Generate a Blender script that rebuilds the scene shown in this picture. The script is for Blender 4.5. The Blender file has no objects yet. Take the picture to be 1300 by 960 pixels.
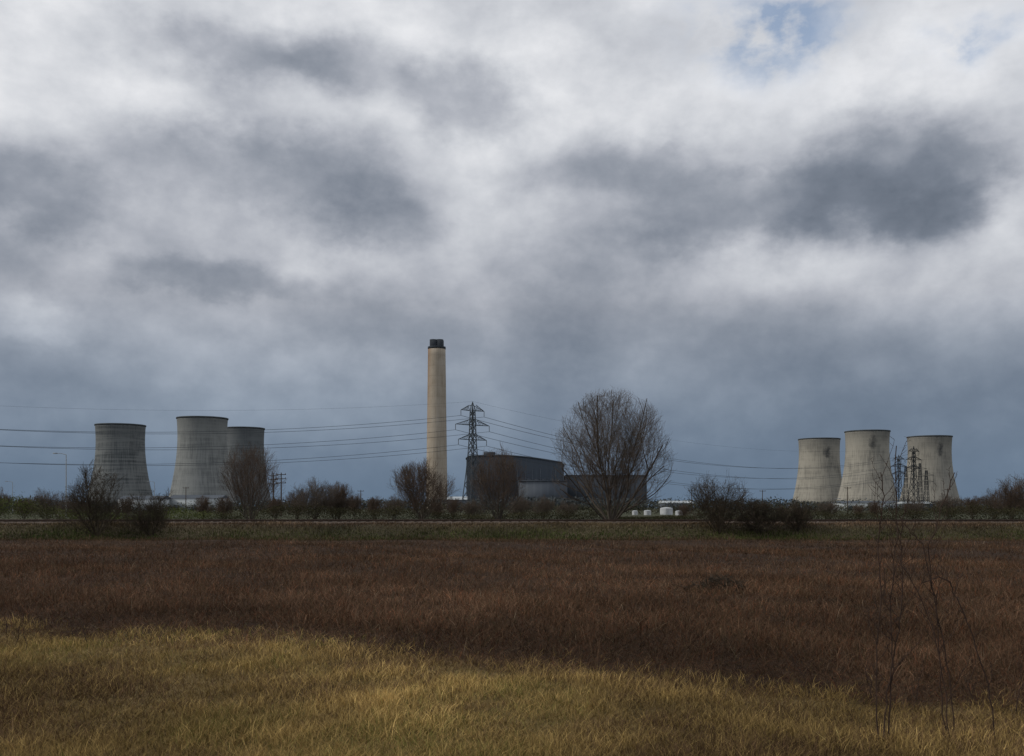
import bpy, math, random
import numpy as np
from mathutils import Vector, Matrix
scene=bpy.context.scene
col=scene.collection
F=1276.0; CZ=4.0; HY=645.0
def bx(px,d): return (px-650.0)/F*d
def pt(px,py,d): return Vector((bx(px,d),d,CZ+(HY-py)/F*d))
def srgb(r,g,b):
    f=lambda c:(c/12.92 if c<=0.04045 else ((c+0.055)/1.055)**2.4)
    return (f(r/255),f(g/255),f(b/255),1)
# ------------------------------------------------------------ terrain
def sst(a,b,x):
    t=np.clip((x-a)/(b-a),0,1); return t*t*(3-2*t)
def terr(x,y):
    x=np.asarray(x,float); y=np.asarray(y,float)
    h=1.8*sst(124,133,y)
    w=1-sst(118,126,y)
    h=h+w*(0.10*np.sin(x*0.21+y*0.13)+0.08*np.sin(x*0.09-y*0.17+1.3)+0.05*np.sin(x*0.5+y*0.37))
    h=h+(1-w)*0.05*np.sin(x*0.3+0.7*np.sin(y*.4))*(1-sst(400,500,y))
    return h
def tz(x,y): return float(terr(x,y))
# ------------------------------------------------------------ mesh helpers
def np_mesh(name,V,faces,k,tint=None,smooth=False):
    me=bpy.data.meshes.new(name)
    V=np.ascontiguousarray(V,dtype=np.float32); faces=np.ascontiguousarray(faces,dtype=np.int32)
    n=len(V); nf=len(faces)
    me.vertices.add(n); me.vertices.foreach_set('co',V.ravel())
    me.loops.add(nf*k); me.loops.foreach_set('vertex_index',faces.ravel())
    me.polygons.add(nf); me.polygons.foreach_set('loop_start',np.arange(nf,dtype=np.int32)*k)
    if smooth: me.polygons.foreach_set('use_smooth',np.ones(nf,dtype=bool))
    if tint is not None:
        at=me.attributes.new('tint','FLOAT_COLOR','POINT')
        c=np.ones((n,4),dtype=np.float32); c[:,:3]=tint
        at.data.foreach_set('color',c.ravel())
    me.update(calc_edges=True); me.validate()
    return me
def segs_mesh(name,segs,sides=3,smooth=True):
    a=np.array([(s[0][0],s[0][1],s[0][2],s[1][0],s[1][1],s[1][2],s[2],s[3]) for s in segs],float)
    if len(a)==0: a=np.zeros((1,8)); a[0,5]=.01
    p=a[:,0:3]; q=a[:,3:6]; r1=a[:,6]; r2=a[:,7]
    d=q-p; L=np.linalg.norm(d,axis=1,keepdims=True)+1e-9; d=d/L
    ref=np.where(np.abs(d[:,2:3])>0.9,np.array([[1.,0,0]]),np.array([[0,0,1.]]))
    u=np.cross(d,ref); u/=np.linalg.norm(u,axis=1,keepdims=True)+1e-9
    v=np.cross(d,u)
    n=len(a); V=np.zeros((n,2*sides,3))
    for i in range(sides):
        t=2*math.pi*(i+.5)/sides
        o=u*math.cos(t)+v*math.sin(t)
        V[:,i]=p+o*r1[:,None]; V[:,sides+i]=q+o*r2[:,None]
    fs=[]
    base=(np.arange(n)*2*sides)[:,None]
    for i in range(sides):
        j=(i+1)%sides
        fs.append(base+np.array([[i,j,sides+j,sides+i]]))
    fc=np.stack(fs,1).reshape(-1,4)
    return np_mesh(name,V.reshape(-1,3),fc,4,smooth=smooth and sides>4)
def box_data(x0,x1,y0,y1,z0,z1):
    V=[(x0,y0,z0),(x1,y0,z0),(x1,y1,z0),(x0,y1,z0),(x0,y0,z1),(x1,y0,z1),(x1,y1,z1),(x0,y1,z1)]
    Fc=[(0,3,2,1),(4,5,6,7),(0,1,5,4),(1,2,6,5),(2,3,7,6),(3,0,4,7)]
    return V,Fc
def boxes_mesh(name,bl):
    V=[];Fc=[]
    for b in bl:
        v,f=box_data(*b); o=len(V); V+=v; Fc+=[tuple(i+o for i in q) for q in f]
    return np_mesh(name,np.array(V),np.array(Fc),4)
def lathe(name,prof,n=96,cap=False):
    V=[];Fc=[]
    for r,z in prof:
        for i in range(n):
            t=2*math.pi*i/n; V.append((r*math.cos(t),r*math.sin(t),z))
    for k in range(len(prof)-1):
        for i in range(n):
            j=(i+1)%n; Fc.append((k*n+i,k*n+j,(k+1)*n+j,(k+1)*n+i))
    return np_mesh(name,np.array(V),np.array(Fc),4,smooth=True)
def obj(name,me,mat,parent=None,loc=(0,0,0),label=None,cat=None,kind=None,group=None,rot=0):
    o=bpy.data.objects.new(name,me); col.objects.link(o)
    if mat and not me.materials: me.materials.append(mat)
    o.location=loc; o.rotation_euler=(0,0,rot)
    if parent: o.parent=parent
    if label: o["label"]=label
    if cat: o["category"]=cat
    if kind: o["kind"]=kind
    if group: o["group"]=group
    return o
def thing(name,label,cat,loc,group=None,rot=0):
    o=bpy.data.objects.new(name,None); col.objects.link(o)
    o.empty_display_size=.5; o.location=loc; o.rotation_euler=(0,0,rot)
    o["label"]=label; o["category"]=cat
    if group: o["group"]=group
    return o
def copy_thing(src,loc,rot=0,scale=1,label=None):
    c=src.copy(); col.objects.link(c); c.location=loc; c.rotation_euler=(0,0,rot); c.scale=(scale,)*3
    if label: c["label"]=label
    for ch in list(src.children):
        k=ch.copy(); k.parent=c; col.objects.link(k)
    return c
# ------------------------------------------------------------ materials
class NT:
    def __init__(s,nt): s.nt=nt; s.x=0
    def n(s,t,**kw):
        nd=s.nt.nodes.new(t)
        for k,v in kw.items(): setattr(nd,k,v)
        return nd
    def l(s,a,b): s.nt.links.new(a,b)
    def put(s,sock,v):
        if isinstance(v,bpy.types.NodeSocket): s.l(v,sock)
        elif v is not None: sock.default_value=v
    def m(s,op,a,b=None,c=None,clamp=False):
        nd=s.n('ShaderNodeMath',operation=op); nd.use_clamp=clamp
        s.put(nd.inputs[0],a); s.put(nd.inputs[1],b)
        if c is not None: s.put(nd.inputs[2],c)
        return nd.outputs[0]
    def vm(s,op,a,b=None,out=0):
        nd=s.n('ShaderNodeVectorMath',operation=op)
        s.put(nd.inputs[0],a); 
        if b is not None: s.put(nd.inputs[1],b)
        return nd.outputs[out]
    def noise(s,vec,scale,detail=5,rough=.55,color=False,dim='3D'):
        nd=s.n('ShaderNodeTexNoise',noise_dimensions=dim)
        if vec is not None: s.l(vec,nd.inputs['Vector'])
        nd.inputs['Scale'].default_value=scale; nd.inputs['Detail'].default_value=detail; nd.inputs['Roughness'].default_value=rough
        return nd.outputs['Color'] if color else nd.outputs['Fac']
    def ramp(s,f,stops,interp='LINEAR'):
        nd=s.n('ShaderNodeValToRGB'); cr=nd.color_ramp; cr.interpolation=interp
        while len(cr.elements)<len(stops): cr.elements.new(.5)
        for e,(p,c) in zip(cr.elements,stops): e.position=p; e.color=c
        s.put(nd.inputs[0],f); return nd.outputs[0]
    def mix(s,f,a,b,bt='MIX'):
        nd=s.n('ShaderNodeMix',data_type='RGBA',blend_type=bt)
        s.put(nd.inputs[0],f); s.put(nd.inputs[6],a); s.put(nd.inputs[7],b)
        return nd.outputs[2]
    def xyz(s,v):
        nd=s.n('ShaderNodeSeparateXYZ'); s.l(v,nd.inputs[0]); return nd.outputs
    def comb(s,x,y,z):
        nd=s.n('ShaderNodeCombineXYZ'); s.put(nd.inputs[0],x); s.put(nd.inputs[1],y); s.put(nd.inputs[2],z); return nd.outputs[0]
def mat(name,rough=.9):
    m=bpy.data.materials.new(name); m.use_nodes=True; t=NT(m.node_tree)
    b=m.node_tree.nodes['Principled BSDF']; b.inputs['Roughness'].default_value=rough
    b.inputs['Specular IOR Level'].default_value=.15
    return m,t,b
def simple(name,c1,c2,scale=1.0,rough=.9,stretch=(1,1,1),metal=0):
    m,t,b=mat(name,rough)
    tc=t.n('ShaderNodeTexCoord').outputs['Object']
    v=t.vm('MULTIPLY',tc,stretch)
    f=t.noise(v,scale,3)
    t.l(t.ramp(f,[(.3,c1+(1,)),(.7,c2+(1,))]),b.inputs['Base Color'])
    b.inputs['Metallic'].default_value=metal
    return m
def tintmat(name,gain=1.0,transl=False):
    m,t,b=mat(name,.95)
    at=t.n('ShaderNodeAttribute',attribute_name='tint').outputs['Color']
    g=t.n('ShaderNodeNewGeometry').outputs['Position']
    f=t.noise(g,.12,3,dim='2D'); k=t.m('MULTIPLY_ADD',f,1.6*gain,.2*gain)
    cc=t.vm('MULTIPLY',at,t.comb(k,k,k))
    t.l(cc,b.inputs['Base Color']); b.inputs['Specular IOR Level'].default_value=.03
    return m
M_bark=simple('bark_brown',(.055,.045,.036),(.10,.083,.068),3)
M_twig=simple('twig_brown',(.080,.062,.048),(.135,.106,.085),.6)
M_twigrust=simple('twig_rust_brown',(.075,.052,.038),(.125,.088,.064),.6)
M_twigdark=simple('twig_dark',(.038,.030,.021),(.075,.058,.041),.6)
M_twigred=simple('sapling_bark',(.035,.023,.018),(.065,.042,.032),4)
M_leafd=simple('bramble_leaf',(.030,.034,.013),(.06,.062,.026),.7)
M_steel=simple('galvanised_steel',(.045,.055,.065),(.08,.09,.10),1,rough=.6)
M_steeldark=simple('dark_painted_steel',(.018,.022,.027),(.035,.04,.046),1,rough=.6)
M_ins=simple('insulator_glass',(.06,.05,.045),(.09,.08,.07),2,rough=.4)
M_wire=simple('conductor_wire',(.05,.06,.07),(.08,.09,.10),.1,rough=.6)
M_wood=simple('creosoted_wood',(.05,.035,.025),(.09,.065,.05),3,stretch=(1,1,.1))
M_lamp=simple('lamp_post_paint',(.28,.29,.30),(.36,.37,.38),2)
M_white=simple('white_tank_paint',(.42,.44,.45),(.58,.59,.60),.8)
M_rail=simple('rusty_rail',(.035,.024,.018),(.07,.045,.035),1,rough=.6)
M_flue=simple('sooty_flue',(.03,.036,.044),(.055,.062,.07),.3)
M_shedpale=simple('pale_sheeting',(.36,.39,.41),(.48,.51,.52),.05)
M_shedroof=simple('shed_roof',(.07,.082,.098),(.095,.108,.125),.05)
# cooling tower concrete
def tower_mat(name,base,dark,stain,band=.2,seed=0.0):
    m,t,b=mat(name,.92)
    tc=t.n('ShaderNodeTexCoord').outputs['Object']
    x,y,z=t.xyz(tc)
    ang=t.m('ARCTAN2',x,t.m('MULTIPLY',y,-1))
    st=t.noise(t.comb(t.m('MULTIPLY',ang,9),seed,t.m('MULTIPLY',z,.018)),2.2,6,.65)
    st2=t.noise(t.comb(t.m('MULTIPLY',ang,26),7+seed,t.m('MULTIPLY',z,.035)),2,4,.6)
    blot=t.noise(t.vm('ADD',tc,(seed*50,0,0)),.035,5,.6)
    lifts=t.noise(t.comb(t.m('MULTIPLY',ang,.6),seed,t.m('MULTIPLY',z,.42)),1,2,.6)
    f=t.m('ADD',t.m('MULTIPLY',st,.40),t.m('ADD',t.m('MULTIPLY',blot,.38),t.m('MULTIPLY',st2,.25)))
    f=t.m('ADD',f,t.m('MULTIPLY',t.m('SUBTRACT',lifts,.5),band))
    c=t.ramp(f,[(.36,dark+(1,)),(.54,base+(1,)),(.74,tuple(min(1,k*1.2) for k in base)+(1,))])
    g=t.m('MULTIPLY',t.m('SUBTRACT',z,t.m('MULTIPLY_ADD',st,-60,118)),.03,clamp=True)
    c=t.mix(t.m('MULTIPLY',g,.6),c,(.10,.105,.108,1))
    g2=t.m('MULTIPLY',t.m('SUBTRACT',t.m('MULTIPLY_ADD',st2,24,8),z),.05,clamp=True)
    c=t.mix(t.m('MULTIPLY',g2,.4),c,dark+(1,))
    if stain:
        a0,z0,aw,zh=stain
        bn=t.noise(t.vm('MULTIPLY',tc,(1,1,.8)),.16,6,.7)
        da=t.m('DIVIDE',t.m('SUBTRACT',ang,a0),aw); dz=t.m('DIVIDE',t.m('SUBTRACT',z,z0),zh)
        r=t.m('ADD',t.m('MULTIPLY',da,da),t.m('MULTIPLY',dz,dz))
        k=t.m('SUBTRACT',t.m('ADD',t.m('MULTIPLY',bn,3.0),t.m('MULTIPLY',st2,1.2)),t.m('ADD',t.m('MULTIPLY',r,.9),1.2),clamp=True)
        c=t.mix(t.m('MULTIPLY',k,.8),c,(.032,.036,.042,1))
    t.l(c,b.inputs['Base Color'])
    return m
# ------------------------------------------------------------ world
w=bpy.data.worlds.new("World"); scene.world=w; w.use_nodes=True
nt=w.node_tree; nt.nodes.clear(); t=NT(nt)
SUN_EL=math.radians(30); SUN_AZ=math.radians(262)   # compass, clockwise from +Y
D=t.n('ShaderNodeTexCoord').outputs['Generated']
x,y,z=t.xyz(D)
hyp=t.m('SQRT',t.m('ADD',t.m('MULTIPLY',x,x),t.m('MULTIPLY',y,y)))
az=t.m('ARCTAN2',x,y); el=t.m('MINIMUM',t.m('DIVIDE',z,t.m('MAXIMUM',hyp,.02)),3)
AE0=t.comb(az,el,0)
P=t.comb(az,t.m('MULTIPLY',el,1.3),0)
wn=t.noise(P,6,6,.6,color=True,dim='2D')
wv=t.vm('MULTIPLY',t.vm('SUBTRACT',wn,(.5,.5,.5)),(.13,.10,0))
AE=t.vm('ADD',AE0,wv)
blobs=[(330,72,100,38,-.17),(455,92,70,34,-.13),(592,122,62,44,-.19),(40,242,80,40,-.17),(150,195,66,34,-.06),
(375,215,125,40,-.15),(480,268,80,32,-.12),(290,352,120,26,-.14),(1135,225,115,56,-.21),(940,262,130,36,-.17),(775,215,110,34,-.11),
(1175,262,60,28,-.10),(60,120,90,50,.05),(430,345,50,26,.12),(30,410,60,22,.12),(650,60,80,45,.10),(820,135,120,38,.11),(1100,100,100,42,.14),
(210,150,50,26,.10),(610,285,50,36,.07),(1280,250,34,70,.12),(870,20,110,30,.05),(1150,490,260,70,-.06),(650,430,110,30,-.04),
(230,20,100,22,.05),(180,530,220,40,.05),(400,470,90,20,.05),(1000,350,140,22,.07)]
v=t.n('ShaderNodeMapRange'); v.inputs['From Min'].default_value=0; v.inputs['From Max'].default_value=.36
v.inputs['To Min'].default_value=.42; v.inputs['To Max'].default_value=.77
t.l(el,v.inputs['Value'])
acc=v.outputs[0]
def gauss(cx,cy,sx,sy,src,p=1.0):
    a=math.atan((cx-650)/F); e=(HY-cy)/F*math.cos(a)
    d=t.vm('SUBTRACT',src,(a,e,0)); d=t.vm('MULTIPLY',d,(F/sx/1.2,F/sy/1.2,0))
    q=t.vm('DOT_PRODUCT',d,d,out=1)
    if p!=1.0: q=t.m('POWER',q,p)
    return t.m('POWER',2.71828,t.m('MULTIPLY',q,-1))
for cx,cy,sx,sy,am in blobs:
    acc=t.m('MULTIPLY_ADD',gauss(cx,cy,sx,sy,AE,1.7 if am<-.09 else 1.0),am,acc)
n1=t.noise(P,5.5,5,.5,dim='2D')
n2=t.noise(P,19,5,.58,dim='2D')
amp=t.m('MULTIPLY_ADD',el,3.2,.28,clamp=True)
fl=t.m('ADD',t.m('MULTIPLY',t.m('SUBTRACT',n1,.5),.36),t.m('MULTIPLY',t.m('SUBTRACT',n2,.5),.17))
acc=t.m('MULTIPLY_ADD',fl,amp,acc)
cloud=t.ramp(acc,[(.25,srgb(88,97,109)),(.36,srgb(101,110,123)),(.46,srgb(121,129,142)),(.56,srgb(147,153,164)),(.66,srgb(175,179,188)),(.78,srgb(205,208,214)),(.92,srgb(238,239,242))])
elk=t.m('MULTIPLY',t.m('SUBTRACT',.20,el),5,clamp=True)
cloud=t.mix(t.m('MULTIPLY',elk,.9),cloud,t.vm('MULTIPLY',cloud,(.70,.90,1.05)))
sky=t.n('ShaderNodeTexSky',sky_type='NISHITA'); sky.sun_disc=False
sky.sun_elevation=SUN_EL; sky.sun_rotation=SUN_AZ
bg1=t.n('ShaderNodeBackground'); t.l(sky.outputs[0],bg1.inputs[0]); bg1.inputs[1].default_value=.15
bg2=t.n('ShaderNodeBackground'); t.l(cloud,bg2.inputs[0]); bg2.inputs[1].default_value=1.0
hole=None
for b in [(978,38,66,44,1.15),(1245,45,30,18,.75)]:
    g=t.m('MULTIPLY',gauss(*b[:4],AE),b[4]); hole=g if hole is None else t.m('ADD',hole,g)
hole=t.m('MULTIPLY',t.m('MULTIPLY',hole,t.m('SUBTRACT',t.m('MULTIPLY',n2,4.0),1.45,clamp=True)),1.1,clamp=True)
hole=t.m('MULTIPLY',hole,.75)
mx=t.n('ShaderNodeMixShader'); t.l(hole,mx.inputs[0]); t.l(bg2.outputs[0],mx.inputs[1]); t.l(bg1.outputs[0],mx.inputs[2])
wo=t.n('ShaderNodeOutputWorld'); t.l(mx.outputs[0],wo.inputs[0])
try:
    w.cycles.sampling_method='MANUAL'; w.cycles.sample_map_resolution=256
except Exception: pass
# sun
sd=bpy.data.lights.new('sun','SUN'); sd.energy=1.5; sd.angle=math.radians(10); sd.color=(1,.94,.84)
so=bpy.data.objects.new('sun',sd); col.objects.link(so)
dirv=Vector((math.sin(SUN_AZ)*math.cos(SUN_EL),math.cos(SUN_AZ)*math.cos(SUN_EL),math.sin(SUN_EL)))
so.rotation_euler=dirv.to_track_quat('Z','Y').to_euler(); so.location=(-50,-50,80)
# camera
cd=bpy.data.cameras.new('camera'); co=bpy.data.objects.new('camera',cd); col.objects.link(co)
co.location=(0,0,CZ); co.rotation_euler=(math.radians(90),0,0)
cd.sensor_width=36; cd.lens=F/1300*36; cd.shift_y=(HY-480)/1300; cd.clip_end=20000; cd.clip_start=.1
scene.camera=co
scene.view_settings.view_transform='Standard'; scene.view_settings.look='None'; scene.view_settings.exposure=0
# ------------------------------------------------------------ ground
xs=np.concatenate([-np.geomspace(6000,110,30),np.arange(-100,101,2.0),np.geomspace(110,6000,30)])
ys=np.concatenate([[-300,-100,-40,-10],np.arange(0,160,1.5),np.geomspace(165,12000,50)])
X,Y=np.meshgrid(xs,ys); Z=terr(X,Y)
V=np.stack([X,Y,Z],-1).reshape(-1,3); nx=len(xs); ny=len(ys)
I=np.arange(nx*ny).reshape(ny,nx)
Fq=np.stack([I[:-1,:-1],I[:-1,1:],I[1:,1:],I[1:,:-1]],-1).reshape(-1,4)
m,t,b=mat('field_ground',1)
g=t.n('ShaderNodeNewGeometry').outputs['Position']; x,y,z=t.xyz(g)
nb=t.noise(g,.35,4,dim='2D'); nf=t.noise(g,3,5,.7,dim='2D'); nl=t.noise(g,.06,3,dim='2D')
brown=t.ramp(t.m('ADD',t.m('MULTIPLY',nf,.6),t.m('MULTIPLY',nb,.4)),[(.35,(.022,.013,.008,1)),(.6,(.058,.035,.022,1))])
straw=t.ramp(t.m('ADD',t.m('MULTIPLY',nf,.5),t.m('MULTIPLY',nb,.5)),[(.35,(.05,.037,.018,1)),(.5,(.14,.10,.042,1)),(.65,(.24,.175,.075,1))])
yb=t.m('SUBTRACT',t.m('MULTIPLY_ADD',x,-.43,25.0),y)
gm=t.m('MULTIPLY_ADD',t.m('ADD',yb,t.m('MULTIPLY',t.m('SUBTRACT',nb,.5),12)),.4,.3,clamp=True)
c=t.mix(gm,brown,straw)
bank=t.ramp(t.m('ADD',t.m('MULTIPLY',nf,.5),t.m('MULTIPLY',nl,.5)),[(.35,(.03,.028,.014,1)),(.5,(.06,.048,.027,1)),(.65,(.11,.085,.05,1))])
c=t.mix(t.m('MULTIPLY',t.m('SUBTRACT',y,124),.4,clamp=True),c,bank)
far=t.ramp(nl,[(.3,(.04,.045,.025,1)),(.7,(.07,.07,.04,1))])
c=t.mix(t.m('MULTIPLY',t.m('SUBTRACT',y,148),.2,clamp=True),c,far)
t.l(c,b.inputs['Base Color'])
bp=t.n('ShaderNodeBump'); bp.inputs['Strength'].default_value=.6; bp.inputs['Distance'].default_value=.1; t.l(nf,bp.inputs['Height']); t.l(bp.outputs[0],b.inputs['Normal'])
obj('ground',np_mesh('ground',V,Fq,4,smooth=True),m,kind='structure',label='rough flat field rising to a low railway bank')
# ------------------------------------------------------------ vegetation mats (blades)
rng=np.random.default_rng(7)
def blade_geo(P,h,w,lean,tint):
    n=len(P); az=rng.uniform(0,2*np.pi,n)
    side=np.stack([np.cos(az),np.sin(az),np.zeros(n)],1)*w[:,None]*.5
    up=np.zeros((n,3)); up[:,2]=h
    mid=P+up*.6+lean*.35; tip=P+up+lean
    tip[:,2]=np.maximum(tip[:,2],P[:,2]+.04)
    V=np.stack([P-side,P+side,mid-side*.8,mid+side*.8,tip],1).reshape(-1,3)
    b=(np.arange(n)*5)[:,None]
    Fc=np.stack([b+np.array([[0,1,3]]),b+np.array([[0,3,2]]),b+np.array([[2,3,4]])],1).reshape(-1,3)
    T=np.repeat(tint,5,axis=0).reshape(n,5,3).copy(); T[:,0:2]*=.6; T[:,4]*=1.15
    return V,Fc,T.reshape(-1,3)
def flake_geo(P,size,tint):
    # small crumpled leaves and seed heads: one triangle each
    n=len(P); a=rng.normal(0,1,(n,3)); a/=np.linalg.norm(a,axis=1,keepdims=True)
    b=rng.normal(0,1,(n,3)); b=np.cross(a,b); b/=np.linalg.norm(b,axis=1,keepdims=True)
    s=(size*rng.uniform(.5,1.5,n))[:,None]
    V=np.stack([P-a*s,P+a*s,P+b*s*.9],1).reshape(-1,3)
    return V,(np.arange(n)*3)[:,None]+np.array([[0,1,2]]),np.repeat(tint,3,axis=0)
def stuff(name,geos,matr,label,cat):
    off=0;Vs=[];Fs=[];Ts=[]
    for V,Fc,T in geos:
        Vs.append(V);Fs.append(Fc+off);Ts.append(T);off+=len(V)
    me=np_mesh(name,np.concatenate(Vs),np.concatenate(Fs),3,tint=np.concatenate(Ts))
    return obj(name,me,matr,kind='stuff',label=label,cat=cat)
def lump(x,y,s=1.0):
    v=0
    for k,(fx,fy,ph,a) in enumerate([(.31,.22,0,1),(-.19,.41,2,1),(.77,-.35,1,.7),(.5,.9,4,.6),(1.7,.8,3,.4),(-1.2,1.6,5,.4),(2.9,-2.2,.5,.3)]):
        v=v+a*np.sin((fx*x+fy*y)*s+ph+1.3*np.sin(.23*fy*x*s-.4*fx*y*s+k))
    return v/4.4
def edge(x): return 25.0-.43*x
def samp(n,y0,y1,p,half=.66,pad=2):
    u=rng.uniform(0,1,n); q=1-p
    Y=(y0**q+u*(y1**q-y0**q))**(1/q)
    X=rng.uniform(-1,1,n)*(Y*half+pad)
    return X,Y
# brown dead herbage: stalks plus crumpled leaves
def herb(n):
    X,Y=samp(n,17,127,1.5)
    jit=lump(X,Y,1.3)*2.4+lump(X,Y,4)*1.2+rng.normal(0,1.1,len(X))
    k=(Y>edge(X)+jit); X=X[k];Y=Y[k]
    L=lump(X,Y,.8); Ls=lump(X+5,Y,2.6); Lb=lump(X*.5,Y,.22); n=len(X)
    pr=np.clip((Y-edge(X))/5,0.3,1)
    hh=np.clip(.33+.22*L+.22*Ls,.06,1.0)*pr
    var=(1+.42*L+.45*Ls+.35*Lb)[:,None]
    base=np.array([[.112,.067,.041]])*np.exp(rng.normal(0,.34,(n,1)))*np.clip(var,.25,2)
    ol=rng.uniform(0,1,n)>.94; base[ol]=[.062,.056,.028]
    red=rng.uniform(0,1,n)>.88; base[red]=base[red]*[1.25,.85,.72]
    farf=np.clip((Y-85)/40,0,1)[:,None]; base=base*(1-farf*.5)+np.array([[.094,.069,.048]])*farf*.5
    return X,Y,hh,pr,base,n
X,Y,hh,pr,base,n=herb(480000)
h=np.clip(hh+rng.normal(0,.10,n),.05,1)
tall=rng.uniform(0,1,n)>.98; h[tall]*=1.5
buff=rng.uniform(0,1,n)>.965; base[buff]=np.array([.18,.135,.09])*np.exp(rng.normal(0,.3,(buff.sum(),1)))
Pz=np.stack([X,Y,terr(X,Y)+rng.uniform(0,.15,n)*pr],1)
lean=rng.normal(0,.33,(n,3)); lean[:,2]=rng.normal(-.13,.14,n)
g1=blade_geo(Pz,h,.004+Y*.00026,lean,base)
X,Y,hh,pr,base,n=herb(520000)
Pz=np.stack([X,Y,terr(X,Y)+hh*rng.uniform(.1,1.05,n)],1)
g2=flake_geo(Pz,.007+Y*.00036,base*.95)
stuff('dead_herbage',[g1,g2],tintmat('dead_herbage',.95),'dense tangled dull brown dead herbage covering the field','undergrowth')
# straw grass
X,Y=samp(430000,13,42,1.2,.70,1)
jit=lump(X,Y,1.3)*2.8+lump(X,Y,4)*1.2+rng.normal(0,1.3,len(X))
k=(Y<edge(X)+.3+jit); X=X[k];Y=Y[k]; n=len(X)
L=lump(X,Y,2.2); L3=lump(X+9,Y+4,5.5)
h=np.clip(.15+.11*L+.09*L3+rng.normal(0,.05,n),.03,.6)
tt=rng.uniform(0,1,n)>.985; h[tt]*=1.9
lean=rng.normal(0,.15,(n,3)); lean[:,2]*=.25
L2=lump(X+20,Y-9,1.1)
tint=np.array([[.31,.215,.082]])*(1+.38*L[:,None]+.42*L3[:,None])*np.exp(rng.normal(0,.32,(n,1)))
gr=(rng.uniform(-1,1,n)+L2*1.4-X*.02)>1.2; tint[gr]=np.array([.17,.155,.045])*np.exp(rng.normal(0,.25,(gr.sum(),1)))
br=(rng.uniform(-1,1,n)-L2*1.7-L*.5)>.45; tint[br]=np.array([.135,.083,.046])*np.exp(rng.normal(0,.3,(br.sum(),1)))
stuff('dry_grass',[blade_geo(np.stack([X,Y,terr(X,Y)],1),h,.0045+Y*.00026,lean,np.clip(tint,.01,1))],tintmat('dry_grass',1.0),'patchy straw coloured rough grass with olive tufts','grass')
# bank grass
X=rng.uniform(-105,105,70000); Y=rng.uniform(123.5,135.5,70000); n=len(X)
h=np.clip(.28+.22*lump(X,Y,.7)+rng.normal(0,.09,n),.06,.8)
up=np.clip((Y-127.5)/3.5,0,1)[:,None]+.3*lump(X,Y,.3)[:,None]
tint=(np.array([[.055,.066,.022]])*(1-up)+np.array([[.115,.082,.05]])*up)*np.exp(rng.normal(0,.35,(n,1)))
tint=np.clip(tint,.01,1)
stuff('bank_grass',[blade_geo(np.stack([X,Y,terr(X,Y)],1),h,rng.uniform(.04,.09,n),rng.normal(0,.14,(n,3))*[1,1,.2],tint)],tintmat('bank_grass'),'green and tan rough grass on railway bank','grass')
# ------------------------------------------------------------ railway
prof=[(134.5,1.75),(136,2.12),(145,2.12),(146.5,1.75)]
V=[];Fc=[]
for i,xx in enumerate(np.linspace(-400,400,81)):
    for yy,zz in prof: V.append((xx,yy,zz))
for i in range(80):
    for j in range(3):
        a=i*4+j; Fc.append((a,a+4,a+5,a+1))
M_bal=simple('ballast',(.05,.037,.028),(.12,.09,.07),2.5)
obj('railway_ballast',np_mesh('railway_ballast',np.array(V),np.array(Fc),4),M_bal,kind='structure',label='brown stone ballast bed of the railway')
for k,yc in enumerate((138,142.6)):
    tr=thing('railway_track','rusty steel railway track on brown ballast','railway track',(0,yc,2.12),'parallel railway tracks'); tr["kind"]='structure'
    obj('sleepers',boxes_mesh('sleepers',[(xx,xx+.26,-1.3,1.3,.0,.09) for xx in np.arange(-120,120,1.3)]),M_wood,tr,kind='stuff')
    for s in (-.72,.72):
        obj('rail',boxes_mesh('rail',[(-400,400,s-.07,s+.07,.09,.12),(-400,400,s-.012,s+.012,.12,.22),(-400,400,s-.035,s+.035,.22,.26)]),M_rail,tr)
# ------------------------------------------------------------ cooling towers
def tower(px,top,label,matr,wt=None,cc=84.0):
    H=114.0; d=H*F/(647.5-top)
    rt=wt/F*d/2
    th=thing('cooling_tower',label,'cooling tower',(bx(px,d),d,1.75),'hyperbolic cooling towers of the power station')
    zt=H*.80; c=cc
    r=lambda z: rt*.975*math.sqrt(1+((z-zt)/c)**2)
    zz=np.linspace(9,H-1.6,48)
    pr=[(r(q),q) for q in zz]+[(r(q)-1.0,q) for q in zz[::-1]]+[(r(zz[0]),zz[0])]
    obj('shell',lathe('shell',pr,128),matr,th)
    rr=r(H)
    obj('rim',lathe('rim',[(rr-.4,H-1.6),(rr+.6,H-1.6),(rr+.6,H),(rr-1.3,H),(rr-1.3,H-1.6),(rr-.4,H-1.6)],128),M_rim,th)
    sg=[];N=44; r0=r(0)+1;r1=r(9)-.5
    for i in range(N):
        a=2*math.pi*i/N
        for s in (-.5,.5):
            b2=a+s*2*math.pi/N
            sg.append(((r0*math.cos(a),r0*math.sin(a),0),(r1*math.cos(b2),r1*math.sin(b2),9.1),.5,.5))
    obj('support_lattice',segs_mesh('support_lattice',sg,6),matr,th)
    obj('basin_wall',lathe('basin_wall',[(r0+2,0),(r0+2,1.6),(r0+1.5,1.6),(r0+1.5,0)],96),matr,th)
    return th
M_rim=simple('tower_rim',(.07,.078,.085),(.11,.12,.125),.1)
cB=(.35,.328,.28); cD=(.12,.117,.105)
tower(153,540,'weathered concrete cooling tower with dark horizontal banding',tower_mat('tower_concrete_banded',(.185,.195,.195),(.065,.073,.078),None,.42,1.3),wt=60)
tower(257,531,'pale streaked concrete cooling tower with dark rim',tower_mat('tower_concrete_pale',(.25,.258,.25),(.10,.107,.11),None,.22,2.7),wt=62)
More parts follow.
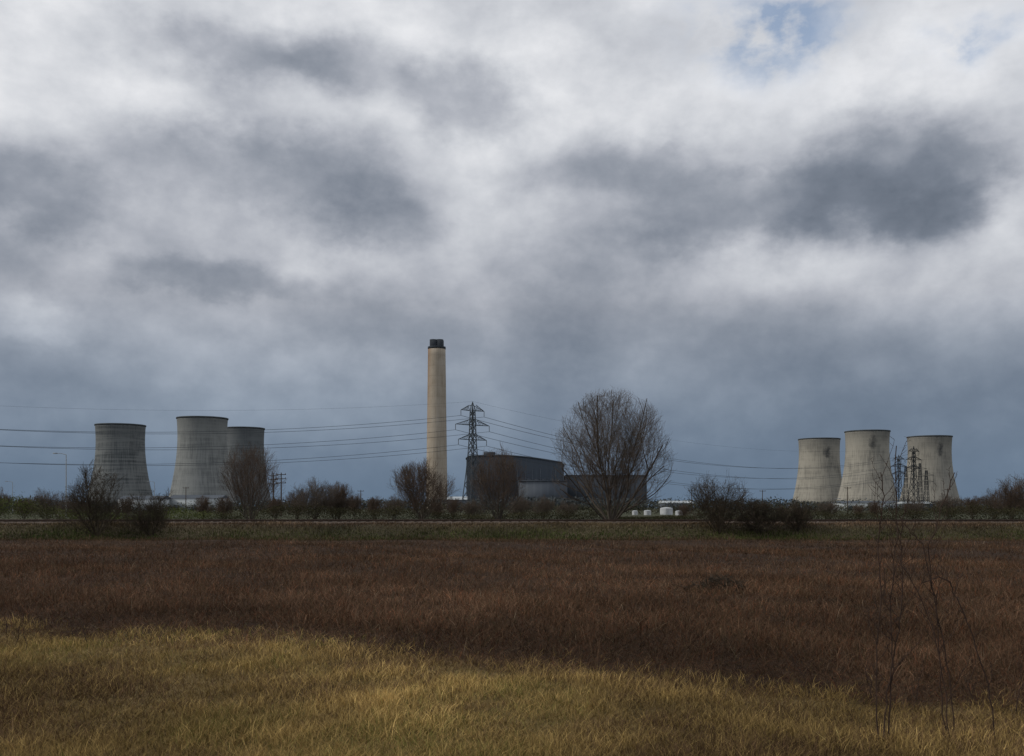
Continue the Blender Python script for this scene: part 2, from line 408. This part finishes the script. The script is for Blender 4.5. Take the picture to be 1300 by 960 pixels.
tower(310,544,'grey concrete cooling tower partly hidden behind another',tower_mat('tower_concrete_grey',(.155,.168,.175),(.075,.083,.09),None,.3,4.1),wt=50)
tower(1040,558,'concrete cooling tower with dark stain near the rim',tower_mat('tower_concrete_stain',cB,cD,(.10,90,.24,10),.14,5.9),wt=51,cc=90)
tower(1101,548,'tall concrete cooling tower streaked with dark stain',tower_mat('tower_concrete_streak',cB,cD,(-.1,97,.2,11),.14,7.2),wt=54,cc=80)
tower(1180,555,'concrete cooling tower with dark patches under rim',tower_mat('tower_concrete_patch',(.30,.283,.245),cD,(.1,92,.2,12),.14,8.8),wt=53,cc=80)
# ------------------------------------------------------------ chimney
d=1176.0
ch=thing('power_station_chimney','tall pale buff concrete chimney with dark flue tops','chimney',(bx(554.5,d),d,1.75))
m,t,b=mat('chimney_concrete',.9)
tc=t.n('ShaderNodeTexCoord').outputs['Object']; x,y,z=t.xyz(tc)
ang=t.m('ARCTAN2',x,t.m('MULTIPLY',y,-1))
st=t.noise(t.comb(t.m('MULTIPLY',ang,7),0,t.m('MULTIPLY',z,.012)),2,6,.65)
bl=t.noise(tc,.05,5,.6)
c=t.ramp(t.m('ADD',t.m('MULTIPLY',st,.6),t.m('MULTIPLY',bl,.4)),[(.35,(.27,.22,.165,1)),(.5,(.42,.36,.285,1)),(.68,(.53,.475,.40,1))])
rust=t.m('MULTIPLY',t.m('SUBTRACT',t.m('ADD',t.m('MULTIPLY',t.m('SUBTRACT',-.45,ang),1.3,clamp=True),t.m('MULTIPLY',st,1.2)),.62),1.2,clamp=True)
rust=t.m('MULTIPLY',rust,t.m('MULTIPLY',t.m('SUBTRACT',z,50),.007,clamp=True))
c=t.mix(t.m('MULTIPLY',rust,.8),c,(.22,.12,.065,1))
rg=t.m('LESS_THAN',t.m('PINGPONG',z,6),.35)
c=t.mix(t.m('MULTIPLY',rg,.2),c,(.15,.12,.09,1))
t.l(c,b.inputs['Base Color'])
rb=12.6; rtp=10.2
pr=[(rb+(rtp-rb)*q,190*q) for q in np.linspace(0,1,24)]+[(rtp-.8,190),(rtp-.8,188)]
obj('shaft',lathe('shaft',pr,64),m,ch)
obj('top_gallery',lathe('top_gallery',[(rtp+.03,188),(rtp+.3,188),(rtp+.3,190.6),(0.01,190.9)],64),M_flue,ch)
for i in range(4):
    a=math.radians(45+90*i); 
    obj('flue',lathe('flue',[(4.3,190),(4.3,198.3),(3.7,198.3),(3.7,193)],24),M_flue,ch,loc=(5.2*math.cos(a),5.2*math.sin(a),.3))
# ------------------------------------------------------------ station buildings
def clad(name,c1,c2,per):
    m,t,b=mat(name,.7)
    tc=t.n('ShaderNodeTexCoord').outputs['Object']; x,y,z=t.xyz(tc)
    a=t.m('LESS_THAN',t.m('PINGPONG',t.m('ADD',x,y),per),per*.3)
    n=t.noise(t.comb(t.m('MULTIPLY',x,.3),y,t.m('MULTIPLY',z,.04)),1,5,.6)
    c=t.mix(t.m('MULTIPLY',a,.6),c1+(1,),c2+(1,))
    c=t.mix(t.m('MULTIPLY',n,.35),c,(.04,.046,.055,1))
    t.l(c,b.inputs['Base Color']); return m
M_cl1=clad('hazed_blue_grey_cladding',(.082,.099,.122),(.094,.112,.136),3)  # blue-grey sheeting lightened towards blue, distance haze painted into its colour
M_cl3=clad('hazed_pale_blue_cladding',(.098,.116,.138),(.11,.128,.152),3)  # turbine hall tone, paler because more distance haze is put into the colour
M_cl2=clad('mid_grey_cladding',(.095,.110,.132),(.115,.132,.155),4)
M_glass=simple('dark_glazing',(.055,.065,.08),(.075,.085,.10),.1,rough=.4)
d=1200; s=d/F
def zof(py,dd): return CZ+(HY-py)/F*dd-1.75
bh=thing('boiler_house','huge dark blue grey clad power station boiler house','industrial building',(bx(592,d),d,1.75))
Wm=(716-592)*s; H0=zof(581,d)
def roofz(u):  # gently curved roofline, rounded at both ends
    e=min(u,1-u)/.05
    return H0+5.0*math.sin(min(1,(u+.06)*.9)*math.pi)-8*u-(3.0*(1-e)**2 if e<1 else 0)
N=80; V=[];Fc=[]
for i in range(N+1):
    u=i/N; xx=u*Wm
    for yy in (0,70): V+= [(xx,yy,0),(xx,yy,roofz(u))]
for i in range(N):
    a=i*4; b4=a+4
    Fc+=[(a,b4,b4+1,a+1),(a+2,a+3,b4+3,b4+2)]
Fc+=[(0,1,3,2),(N*4,N*4+2,N*4+3,N*4+1)]
obj('main_wall',np_mesh('main_wall',np.array(V),np.array(Fc),4),M_cl1,bh)
V=[];Fc=[]
for i in range(N+1):
    u=i/N; xx=u*(Wm+1.6)-.8; zz=roofz(u)
    V+=[(xx,-.8,zz+.01),(xx,-.8,zz+1.6),(xx,70.8,zz+1.6),(xx,70.8,zz+.01)]
for i in range(N):
    a=i*4;c4=a+4
    for j in range(4):
        k=(j+1)%4; Fc.append((a+j,c4+j,c4+k,a+k))
Fc+=[(0,1,2,3),(N*4+3,N*4+2,N*4+1,N*4)]
obj('curved_roof',np_mesh('curved_roof',np.array(V),np.array(Fc),4),M_shedroof,bh)
obj('roof_plant_room',boxes_mesh('roof_plant_room',[(20,34,20,50,H0+4.2,H0+8)]),M_shedroof,bh)
for i in range(13):
    obj('pilaster',boxes_mesh('pilaster',[(7+i*(Wm-8)/12-.45,7+i*(Wm-8)/12+.45,-.7,-.003,0,H0-13)]),M_cl1,bh)
obj('window_band',boxes_mesh('window_band',[(7+i*(Wm-8)/12+1.0,7+(i+1)*(Wm-8)/12-1.0,-.3,-.004,34,37) for i in range(12)]),M_glass,bh,kind='stuff')
obj('annex',boxes_mesh('annex',[(66*s,(718-592)*s,-40,-1,0,zof(612,d))]),M_cl2,bh)
obj('annex_roof',boxes_mesh('annex_roof',[(65.5*s,(718.5-592)*s,-41,-1.1,zof(612,d)+.01,zof(612,d)+1.0)]),M_cl1,bh)
th=thing('turbine_hall','long dark turbine hall beside the boiler house','industrial building',(bx(719,d),d+10,1.75))
Wt=(822-719)*s; Ht=zof(604,d)
obj('wall',boxes_mesh('wall',[(0,Wt,0,60,0,Ht)]),M_cl3,th)
obj('roof',boxes_mesh('roof',[(-.6,Wt+.6,-.6,60.6,Ht+.01,Ht+1.2)]),M_cl1,th)
for i in range(9): obj('pilaster',boxes_mesh('pilaster',[(i*Wt/8-.6,i*Wt/8+.6,-.8,-.003,0,Ht-.3)]),M_cl3,th)
def shed(px0,px1,py,d,label,wm):
    Wd=(px1-px0)/F*d; H=zof(py,d)
    s=thing('industrial_shed',label,'shed',(bx(px0,d),d,1.75),'low sheds around the power station')
    obj('wall',boxes_mesh('wall',[(0,Wd,0,25,0,H*.85)]),wm,s)
    V=[(-.5,-.5,H*.85+.01),(Wd+.5,-.5,H*.85+.01),(Wd+.5,25.5,H*.85+.01),(-.5,25.5,H*.85+.01),(-.5,12.5,H*1.1),(Wd+.5,12.5,H*1.1)]
    me=bpy.data.meshes.new('roof'); me.from_pydata(V,[],[(0,1,5,4),(2,3,4,5),(0,4,3),(1,2,5),(0,3,2,1)]); 
    obj('roof',me,M_shedroof if wm is M_shedpale else M_shedpale,s)
    n=max(2,int(Wd/14))
    for i in range(n):
        x0=(i+.3)*Wd/n
        obj('roller_door',boxes_mesh('roller_door',[(x0,x0+4.5,-.15,-.004,0,min(4.5,H*.6))]),M_glass,s)
shed(150,205,631,800,'long low white industrial shed below cooling tower',M_shedpale)
shed(214,280,630,820,'low pale shed with shallow pitched roof',M_shedpale)
shed(568,592,632,900,'small grey shed beside the boiler house',M_cl2)
shed(842,880,637,700,'low grey sheeted shed near storage tanks',M_cl2)
shed(1068,1145,637,900,'low pale shed at foot of cooling towers',M_shedpale)
shed(1150,1185,638,850,'low grey shed beside substation',M_cl2)
# tanks
for px,wd,py,dd in ((822,9,647.5,310),(846,16,644,330),(862,9,648,300),(806,7,648,320)):
    r=wd/F*dd/2; H=zof(py,dd)
    tk=thing('storage_tank','white cylindrical storage tank with domed top','storage tank',(bx(px,dd),dd,1.72),'white storage tanks')
    obj('tank_shell',lathe('tank_shell',[(r,0),(r,H*.86)],40),M_white,tk)
    obj('tank_roof',lathe('tank_roof',[(r+.05,H*.862),(r*.7,H*.95),(.02,H)],40),M_white,tk)
    obj('ladder',segs_mesh('ladder',[((-.25,-r-.15,0),(-.25,-r-.15,H*.9),.03,.03),((.25,-r-.15,0),(.25,-r-.15,H*.9),.03,.03)]+[((-.25,-r-.15,q),(.25,-r-.15,q),.02,.02) for q in np.arange(.3,H*.9,.35)],4),M_steel,tk)
# ------------------------------------------------------------ pylon
def pylon_parts(root,arms,thick=1.0,ms=M_steel):
    sg=[]
    lv=[(0,4.0),(7,3.3),(13,2.7),(18.5,2.2),(23,1.85),(27,1.55),(30.5,1.35),(34,1.2),(37.5,1.1),(41,1.0),(44.2,.9),(47.5,.8)]
    L=.16*thick; B=.085*thick
    for (z0,w0),(z1,w1) in zip(lv[:-1],lv[1:]):
        c0=[Vector((a*w0,b*w0,z0)) for a,b in ((-1,-1),(1,-1),(1,1),(-1,1))]
        c1=[Vector((a*w1,b*w1,z1)) for a,b in ((-1,-1),(1,-1),(1,1),(-1,1))]
        for i in range(4):
            j=(i+1)%4
            sg.append((c0[i],c1[i],L,L)); sg.append((c0[i],c1[j],B,B)); sg.append((c0[j],c1[i],B,B)); sg.append((c1[i],c1[j],B,B))
    for a,b in ((-1,-1),(1,-1),(1,1),(-1,1)): sg.append((Vector((a*.8,b*.8,47.5)),Vector((0,0,51.5)),L*.8,L*.6))
    obj('lattice_body',segs_mesh('lattice_body',sg,4),ms,root)
    for za,hw in arms:
        sg=[]
        for s in (-1,1):
            tip=Vector((s*hw,0,za))
            wb=1.1
            for yy in (-wb,wb):
                sg.append((Vector((s*wb,yy,za)),tip,.12*thick,.10*thick)); sg.append((Vector((s*wb,yy,za+2.6)),tip,.11*thick,.09*thick))
                n=4
                for i in range(n):
                    t0=i/n;t1=(i+.5)/n
                    a=Vector((s*wb,yy,za)).lerp(tip,t0); b2=Vector((s*wb,yy,za+2.6)).lerp(tip,t1)
                    sg.append((a,b2,.05*thick,.05*thick)); sg.append((b2,Vector((s*wb,yy,za)).lerp(tip,(i+1)/n),.05*thick,.05*thick))
        obj('cross_arm',segs_mesh('cross_arm',sg,4),ms,root)
        for s in (-1,1):
            pr=[(.05,0)]
            for i in range(12): pr+= [(.19,-.2*i-.1),(.08,-.2*i-.2)]
            pr+=[(.03,-2.6)]
            obj('insulator',lathe('insulator',pr,8),M_ins,root,loc=(s*hw,0,za))
ARMS=[(47.3,6.6),(40.6,9.6),(33.8,8.0)]
pa=Vector((bx(600,465),465,1.75)); pb=Vector((-335,372,1.75)); pc=Vector((bx(1160,800),800,1.75))
rotA=math.radians(38)
py0=thing('electricity_pylon','grey steel lattice electricity pylon with three cross arms','electricity pylon',pa,'lattice pylons carrying the power line',rotA)
pylon_parts(py0,ARMS,1.35)
pyb=copy_thing(py0,pb,math.radians(60))
pyc=thing('electricity_pylon','dark slim lattice pylon standing before cooling towers','electricity pylon',pc,'lattice pylons carrying the power line',math.radians(30))
pylon_parts(pyc,ARMS,1.5,M_steeldark)
pyd=copy_thing(pyc,(bx(1141,930),930,1.75),math.radians(20),label='dark slim lattice pylon between two cooling towers')
def sag(a,b,s,r,n=36):
    P=[]
    for i in range(n+1):
        u=i/n; p=a.lerp(b,u); p.z-=4*s*u*(1-u); P.append(p)
    return segs_mesh('overhead_cable',[(P[i],P[i+1],r,r) for i in range(n)],4)
def tipw(base,rot,s,hw,za): return base+Vector((s*hw*math.cos(rot),s*hw*math.sin(rot),za-2.6))
for (za,hw) in ARMS:
    for s in (-1,1):
        for (q,rq,sg_,rr) in ((pb,math.radians(60),11,.10),(pc,math.radians(30),17,.10)):
            a=tipw(pa,rotA,s,hw,za); b2=tipw(q,rq,s,hw,za)
            obj('overhead_cable',sag(a,b2,sg_,rr),M_wire,label='thin dark sagging power cable strung between pylons',cat='power cable',group='overhead power cables')
top=Vector((0,0,51.5))
for q,sg_ in ((pb,8),(pc,12)):
    obj('overhead_cable',sag(pa+top,q+top,sg_,.035),M_wire,label='thin earth wire along the pylon tops',cat='power cable',group='overhead power cables')
# substation gantries near right towers
for px,py_,dd in ((1150,592,620),(1168,588,640),(1176,597,600)):
    H=zof(py_,dd); g_=thing('substation_gantry','dark steel lattice substation gantry mast','gantry',(bx(px,dd),dd,1.75),'substation gantries')
    sg=[]
    for k in range(8):
        z0=H*k/8;z1=H*(k+1)/8;w0=1.6-1.1*k/8;w1=1.6-1.1*(k+1)/8
        c0=[Vector((a*w0,b*w0,z0)) for a,b in ((-1,-1),(1,-1),(1,1),(-1,1))];c1=[Vector((a*w1,b*w1,z1)) for a,b in ((-1,-1),(1,-1),(1,1),(-1,1))]
        for i in range(4):
            j=(i+1)%4; sg+= [(c0[i],c1[i],.14,.14),(c0[i],c1[j],.08,.08),(c0[j],c1[i],.08,.08)]
    obj('mast',segs_mesh('mast',sg,4),M_steeldark,g_)
    for q in (.72,.88):
        obj('cross_beam',segs_mesh('cross_beam',[((-4.5,0,H*q),(4.5,0,H*q),.16,.16),((-4.5,0,H*q),(0,0,H*q+1.5),.08,.08),((4.5,0,H*q),(0,0,H*q+1.5),.08,.08)],4),M_steeldark,g_)
# utility poles (twin)
def upole(px,dd,py_,arms,label):
    H=zof(py_,dd); u=thing('utility_pole',label,'utility pole',(bx(px,dd),dd,1.72),'wooden utility poles')
    obj('post',segs_mesh('post',[((0,0,0),(0,0,H*.5),.19,.17),((0,0,H*.5),(0,0,H),.17,.13)],8),M_wood,u)
    for k in range(arms):
        zz=H-.5-1.1*k
        obj('crossarm',boxes_mesh('crossarm',[(-1.3,1.3,-.25,-.135,zz-.09,zz+.09)]),M_wood,u)
        for xx in (-1.15,0,1.15):
            obj('insulator',lathe('insulator',[(.03,0),(.10,.06),(.10,.16),(.05,.2),(.08,.3),(.01,.34)],8),M_ins,u,loc=(xx,-.19,zz+.09))
upole(347,260,601,3,'dark wooden pole with stacked crossarms')
upole(357,262,600,3,'dark wooden pole with stacked crossarms')
for px,dd,py_ in ((878,420,621),(968,430,622),(1076,400,618),(1203,420,620),(458,420,622),(236,430,618)):
    upole(px,dd,py_,1,'slender wooden pole with single crossarm')
# street lamps
def lamp(px,dd,py_,s=-1):
    H=zof(py_,dd); u=thing('street_lamp','tall grey street lamp with a horizontal arm','street lamp',(bx(px,dd),dd,1.72),'tall road lamps')
    obj('post',segs_mesh('post',[((0,0,0),(0,0,1.6),.16,.16),((0,0,1.6),(0,0,H),.13,.08)],8),M_lamp,u)
    obj('arm',segs_mesh('arm',[((0,0,H-.05),(s*1.0,0,H+.22),.07,.06),((s*1.0,0,H+.22),(s*2.0,0,H+.28),.06,.06)],8),M_lamp,u)
    obj('lantern',boxes_mesh('lantern',[(min(s*2.0,s*2.9),max(s*2.0,s*2.9),-.2,.2,H+.17,H+.38)]),M_lamp,u)
lamp(84,225,577); lamp(196,420,612); lamp(16,400,612); lamp(896,520,617,1); lamp(1056,330,634,1); lamp(505,520,618)
# ------------------------------------------------------------ bare trees
def grow(seed,H,W,nst,maxl,splay,zc=.5,kid=(2,1.6,1.5,1.5),r0=.2,l1=.35,rt=.011,up=.08,low=.1,rag=.35,rk=.55,bot=1.25,kr=(.72,1.15)):
    R=random.Random(seed); thick=[];thin=[]
    ph=[R.uniform(0,6.28) for _ in range(8)]
    def env(p):
        # uneven outline: the crown's reach differs by direction
        a=math.atan2(p.y,p.x); zz=p.z/H
        lob=.5*math.sin(2*a+ph[0]+3*zz)+.4*math.sin(3*a+ph[1]-5*zz)+.35*math.sin(5*a+ph[2]+9*zz)+.3*math.sin(13*zz+ph[3]+a)
        dz=(zz-zc)
        hh=(1-zc) if dz>0 else zc*bot
        return ((p.x/(W/2))**2+(p.y/(W/2))**2+(abs(dz)/hh)**2.2)/(1+rag*lob)
    nseg=[9,5,4,3,2]
    def br(p,d,L,r,lv,k0=None):
        n=nseg[lv]; sl=L/n; k=R.uniform(*kr)
        for i in range(n):
            wg=(.08,.13,.18,.20,.20)[lv]
            d=(d+Vector((R.gauss(0,wg),R.gauss(0,wg),R.gauss(0,wg)+up*(.3 if lv==0 else 1)))).normalized()
            q=p+d*sl
            if q.z<.1 and lv>0: return
            e=env(q)
            if lv>0 and e>k: return
            if lv==0 and (e>1.0 and i>4): return
            rn=max(rt,r*(1-.9/n)) if lv==0 else max(rt,r*(1-.5/n))
            (thick if lv<=1 else thin).append((p,q,r,rn))
            p=q; r=rn
            if lv<maxl and (lv>0 or p.z>H*low):
                kk=kid[lv]; nk=int(kk)+(1 if R.random()<kk-int(kk) else 0)
                for _ in range(nk):
                    a=R.uniform(0,2*math.pi); ax=d.orthogonal().normalized(); ax.rotate(Matrix.Rotation(a,3,d))
                    th=math.radians(R.uniform(18,48))
                    nd=(d*math.cos(th)+ax*math.sin(th)).normalized()
                    ll=(H*l1*(1.15-.06*i) if lv==0 else L*.55)*R.uniform(.7,1.3)
                    br(p,nd,ll,max(rt,r*rk),lv+1)
    for i in range(nst):
        a=2*math.pi*i/nst+R.uniform(-.4,.4); sp=math.radians(splay*(R.uniform(.2,1.0) if i else .05))
        d=Vector((math.cos(a)*math.sin(sp),math.sin(a)*math.sin(sp),math.cos(sp)))
        st=Vector((math.cos(a)*r0*.9,math.sin(a)*r0*.9,-.2))
        br(st,d,H*1.08,r0*R.uniform(.7,1.1),0)
    return thick,thin
def leafcloud(name,P,size,tint=None):
    n=len(P); a=rng.normal(0,1,(n,3)); a/=np.linalg.norm(a,axis=1,keepdims=True)
    b=rng.normal(0,1,(n,3)); b=np.cross(a,b); b/=np.linalg.norm(b,axis=1,keepdims=True)
    s=size*rng.uniform(.5,1.4,(n,1))
    V=np.stack([P-a*s,P+b*s*.5,P+a*s,P-b*s*.5],1).reshape(-1,3)
    Fc=(np.arange(n)*4)[:,None]+np.array([[0,1,2,3]])
    T=None if tint is None else np.repeat(tint,4,axis=0)
    return np_mesh(name,V,Fc,4,tint=T)
def tree(name,label,cat,px,d,seed,H,W,nst,maxl,splay,mt=M_twig,mb=M_bark,leaf=0,group=None,ls=.08,**kw):
    xx=bx(px,d); th=thing(name,label,cat,(xx,d,tz(xx,d)),group)
    a,b=grow(seed,H,W,nst,maxl,splay,**kw)
    print('tree',px,len(a),len(b))
    tk=obj('trunk',segs_mesh('trunk',a,6),mb,th)
    cr=obj('crown',segs_mesh('crown',b,3),mt,th)
    if leaf:
        idx=rng.integers(0,len(b),leaf)
        P=np.array([b[i][1][:] for i in idx]); wgt=np.exp(-P[:,2]/H*2.6); kp=rng.uniform(0,1,leaf)<wgt; P=P[kp]
        P+=rng.normal(0,.14,P.shape); P[:,2]=np.abs(P[:,2])
        obj('foliage',leafcloud('foliage',P,ls),M_leafd,th)
    return th
tree('bare_tree','large round-crowned leafless tree with several rising stems','tree',776,150,3,20.2,19.2,13,4,58,r0=.17,low=.07,zc=.46,rt=.0092,kid=(1.4,1.35,1.4,1.6),rag=.05,l1=.34,up=.14,bot=1.4,kr=(.85,1.08))
tree('bare_tree','leafless fan-shaped willow with fine brown twigs','tree',318,155,11,12.0,12.5,13,3,44,mt=M_twigrust,r0=.08,low=.05,zc=.45,kid=(1.2,1.3,1.5,2),rt=.010,up=.14)
tree('bare_tree','low spreading leafless willow beside the railway','tree',536,153,12,9.4,13.0,20,3,54,mt=M_twigrust,r0=.05,low=.04,zc=.4,kid=(1.2,1.3,1.5,2),rt=.010,up=.14,rag=.45)
tree('bare_tree','leafless willow with dense upright twigs','tree',633,156,13,11.6,11.5,15,3,42,mt=M_twigrust,r0=.07,low=.05,zc=.45,kid=(1.1,1.2,1.5,2),rt=.010,up=.14)
tree('bare_shrub','dark tangled hawthorn bush at foot of bank','bush',122,127,21,8.8,9.6,14,3,60,mt=M_twigdark,mb=M_twigdark,leaf=3500,r0=.06,low=.02,zc=.32,kid=(1.4,1.4,1.5,2),rt=.011,rag=.55)
tree('bare_shrub','low dark bush at foot of railway bank','bush',193,127,22,5.8,8.5,12,3,62,mt=M_twigdark,mb=M_twigdark,leaf=2200,r0=.045,low=.02,zc=.3,kid=(1.3,1.3,1.5,2),rt=.010,rag=.55)
tree('bare_shrub','dark twiggy bush on the railway bank','bush',913,128,23,7.4,8.8,14,3,58,mt=M_twigdark,mb=M_twigdark,leaf=1500,r0=.055,low=.02,zc=.36,kid=(1.3,1.4,1.5,2),rt=.010,rag=.5)
tree('bare_shrub','low spreading dark bush on the bank','bush',965,128,24,4.6,11.5,16,3,70,mt=M_twigdark,mb=M_twigdark,leaf=1500,r0=.04,low=.0,zc=.3,kid=(1.2,1.3,1.5,2),rt=.010,rag=.6)
tree('bare_shrub','small leafless bush on the bank','bush',1012,129,25,4.2,7,12,3,60,mt=M_twigdark,mb=M_twigdark,leaf=700,r0=.04,low=.0,zc=.35,kid=(1.3,1.3,1.5,2),rt=.010,rag=.5)
grp='bushes along the far side of the railway'
base=tree('bare_shrub','rounded olive brown bush beyond the railway','bush',400,190,31,7.6,10.5,12,3,54,leaf=3000,group=grp,r0=.06,low=.0,zc=.38,kid=(1.4,1.4,1.5,2),rt=.012,rag=.5)
base2=tree('bare_shrub','upright leafless bush beyond the railway','bush',430,196,32,7.0,7.5,11,3,38,mt=M_twigrust,leaf=500,group=grp,r0=.06,low=.0,zc=.45,kid=(1.4,1.4,1.5,2),rt=.011,rag=.5)
R=random.Random(5)
for i,(px,d,s) in enumerate(((378,200,.8),(425,195,.7),(475,210,.65),(500,190,.6),(450,230,.75),(690,200,.6),(575,200,.6),(600,180,.5),(868,175,.4),(1050,190,.5),(1110,200,.5),(1205,190,.62),(1235,180,.6),(1262,200,.75),(1285,170,.9),(1312,172,1.1),(258,190,.62),(60,190,.75),(30,180,.6),(-5,185,.75),(285,175,.6),(1160,185,.5),(350,185,.6),(95,185,.6),(160,200,.6),(720,185,.45),(1090,182,.4),(660,190,.6),(555,180,.45))):
    xx=bx(px,d); copy_thing(base if i%2 else base2,(xx,d,tz(xx,d)),R.uniform(0,6.28),s)
# hedges (stuff)
def hedge(name,label,x0,x1,y0,y1,hf,n,size,c1,c2,kind='stuff',light=None):
    X=rng.uniform(x0,x1,n); Y=rng.uniform(y0,y1,n); H=hf(X,Y)
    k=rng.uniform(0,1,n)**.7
    Z=terr(X,Y)+H*k*np.where(rng.uniform(0,1,n)>.97,1.25,1)
    c=np.array([c1])+(np.array([c2])-np.array([c1]))*rng.uniform(0,1,(n,1))
    if light is not None:
        px=650+X/Y*F; lt=np.clip(lump(X+30,Y,.5)*1.5+.6,0,1)*(px<330); c=c*(1-lt[:,None])+np.array([light])*lt[:,None]
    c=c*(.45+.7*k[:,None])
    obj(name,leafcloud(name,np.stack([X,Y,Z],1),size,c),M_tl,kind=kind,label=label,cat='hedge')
M_tl=tintmat('hedge_leaf')
def hf1(X,Y):
    px=650+X/Y*F
    h=1.7+1.3*lump(X,Y,.35)+.8*lump(X,Y,1.3)+.4*lump(X,Y,3)
    h=np.where((px>785)&(px<885),.8+.3*lump(X,Y,1),h)
    h=np.where(px<120,h*1.75,h); h=np.where(px>1180,h*1.2,h)
    return np.clip(h,.3,6)
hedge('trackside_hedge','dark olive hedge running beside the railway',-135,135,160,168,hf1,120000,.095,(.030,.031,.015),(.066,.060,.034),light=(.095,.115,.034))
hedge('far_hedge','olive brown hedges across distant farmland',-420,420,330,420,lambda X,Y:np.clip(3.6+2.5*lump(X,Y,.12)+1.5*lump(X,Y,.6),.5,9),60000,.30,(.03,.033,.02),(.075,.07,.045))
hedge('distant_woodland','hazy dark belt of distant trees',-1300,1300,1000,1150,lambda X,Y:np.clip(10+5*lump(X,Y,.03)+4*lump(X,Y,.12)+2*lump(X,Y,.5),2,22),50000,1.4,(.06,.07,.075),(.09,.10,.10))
# ------------------------------------------------------------ foreground saplings
def stems(label,lines,seed,r0=.016,tw=10,cat='sapling',name='bare_sapling',tmax=.6,jit=.012,tap=.68):
    R=random.Random(seed); org=lines[0][0].copy(); g=tz(org.x,org.y); org.z=g
    th=thing(name,label,cat,org)
    for ln in lines:
        main=[]
        P=[]
        n=len(ln)
        for i in range(n-1):
            b=ln[i];c=ln[i+1]
            for k in range(5):
                q=b.lerp(c,k/5)
                P.append(q+Vector((R.gauss(0,jit),R.gauss(0,jit),0)))
        P.append(ln[-1]); m_=len(P)-1
        P=[p-org for p in P]
        for i in range(m_):
            ra=r0*(1-tap*i/m_); rb_=r0*(1-tap*(i+1)/m_); main.append((P[i],P[i+1],ra,rb_))
            if i>3 and R.random()<tw/m_:
                side=[]
                d=(P[i+1]-P[i]).normalized(); ax=Vector((R.choice((-1,1))*R.uniform(.5,1),R.uniform(-.6,.6),R.uniform(.1,.6)))
                d=(d*.8+ax).normalized(); p=P[i]; L=R.uniform(.25,1)*tmax
                for k in range(6):
                    d=(d+Vector((R.gauss(0,.16),R.gauss(0,.16),.10+R.gauss(0,.12)))).normalized(); q=p+d*L/6
                    side.append((p,q,ra*.65*(1-k*.09),ra*.65*(1-(k+1)*.09)))
                    if R.random()<.7: side.append((q,q+Vector((R.gauss(0,.05),R.gauss(0,.04),R.uniform(.02,.09))),ra*.5,ra*.25))
                    p=q
                obj('side_twig',segs_mesh('side_twig',side,4),M_twigred,th)
        obj('stem',segs_mesh('stem',main,6),M_twigred,th)
    return th
def line(pts,d): 
    L=[pt(a,b,d) for a,b in pts]; L[0].z=tz(L[0].x,L[0].y)-.05; return L
G='slender bare saplings in the grass'
d=17.5
for th in (
 stems('slender bare sapling with upright reddish stems',[line([(1115,940),(1112,860),(1118,760),(1115,690),(1121,630),(1118,600)],d),line([(1126,940),(1133,850),(1130,760),(1139,680),(1138,566)],d),line([(1122,940),(1126,880),(1141,800),(1146,740),(1143,690),(1150,640)],d)],1,r0=.0135,tw=22,tmax=.9,tap=.38),
 stems('thin bare sapling with forking twigs',[line([(1212,940),(1206,860),(1188,770),(1179,700),(1192,655),(1212,600)],d+.6),line([(1200,940),(1194,850),(1187,760),(1170,690),(1150,668)],d+.6),line([(1204,940),(1200,880),(1186,800),(1160,740),(1140,712)],d+.5)],2,r0=.012,tw=18,tmax=.9,tap=.35),
 stems('arching reddish bramble stem in rough grass',[line([(1266,945),(1254,870),(1236,810),(1215,760),(1205,738),(1192,732),(1170,740)],d+.3)],3,r0=.014,tw=9,tmax=.4,tap=.4),
 ): th["group"]=G
for i,(px,d_,h_) in enumerate(((8,30,1.5),(20,28,1.2),(92,29,1.1),(112,28,1.0),(1105,22,1.3),(1160,21,1.2),(1235,21,1.1),(1290,20,1.5),(1020,24,.9),(30,27,.9))):
    x0=bx(px,d_); z0=tz(x0,d_)
    R=random.Random(50+i)
    P=[Vector((x0+R.gauss(0,.05)*k,d_,z0-.05+h_*k/4)) for k in range(5)]
    th=stems('dead weed stalk standing above the grass',[P],60+i,r0=.012,tw=9,cat='weed',name='weed_stalk'); th["group"]='dead weed stalks'
# brush heap
xx=bx(912,46); hp=[]
R=random.Random(9)
for i in range(900):
    a=R.uniform(0,6.28); r=R.random()**.5*1.5; p=Vector((r*math.cos(a),r*math.sin(a)*.8,R.uniform(0,.9)*(1-r/1.6))); dd=Vector((R.gauss(0,1),R.gauss(0,1),R.gauss(0,.35))).normalized()*R.uniform(.3,.8)
    hp.append((p,p+dd,.02,.008))
obj('brush_heap',segs_mesh('brush_heap',hp,4),M_twigdark,loc=(xx,46,tz(xx,46)),label='dark heap of cut brushwood in the field',cat='brush heap')
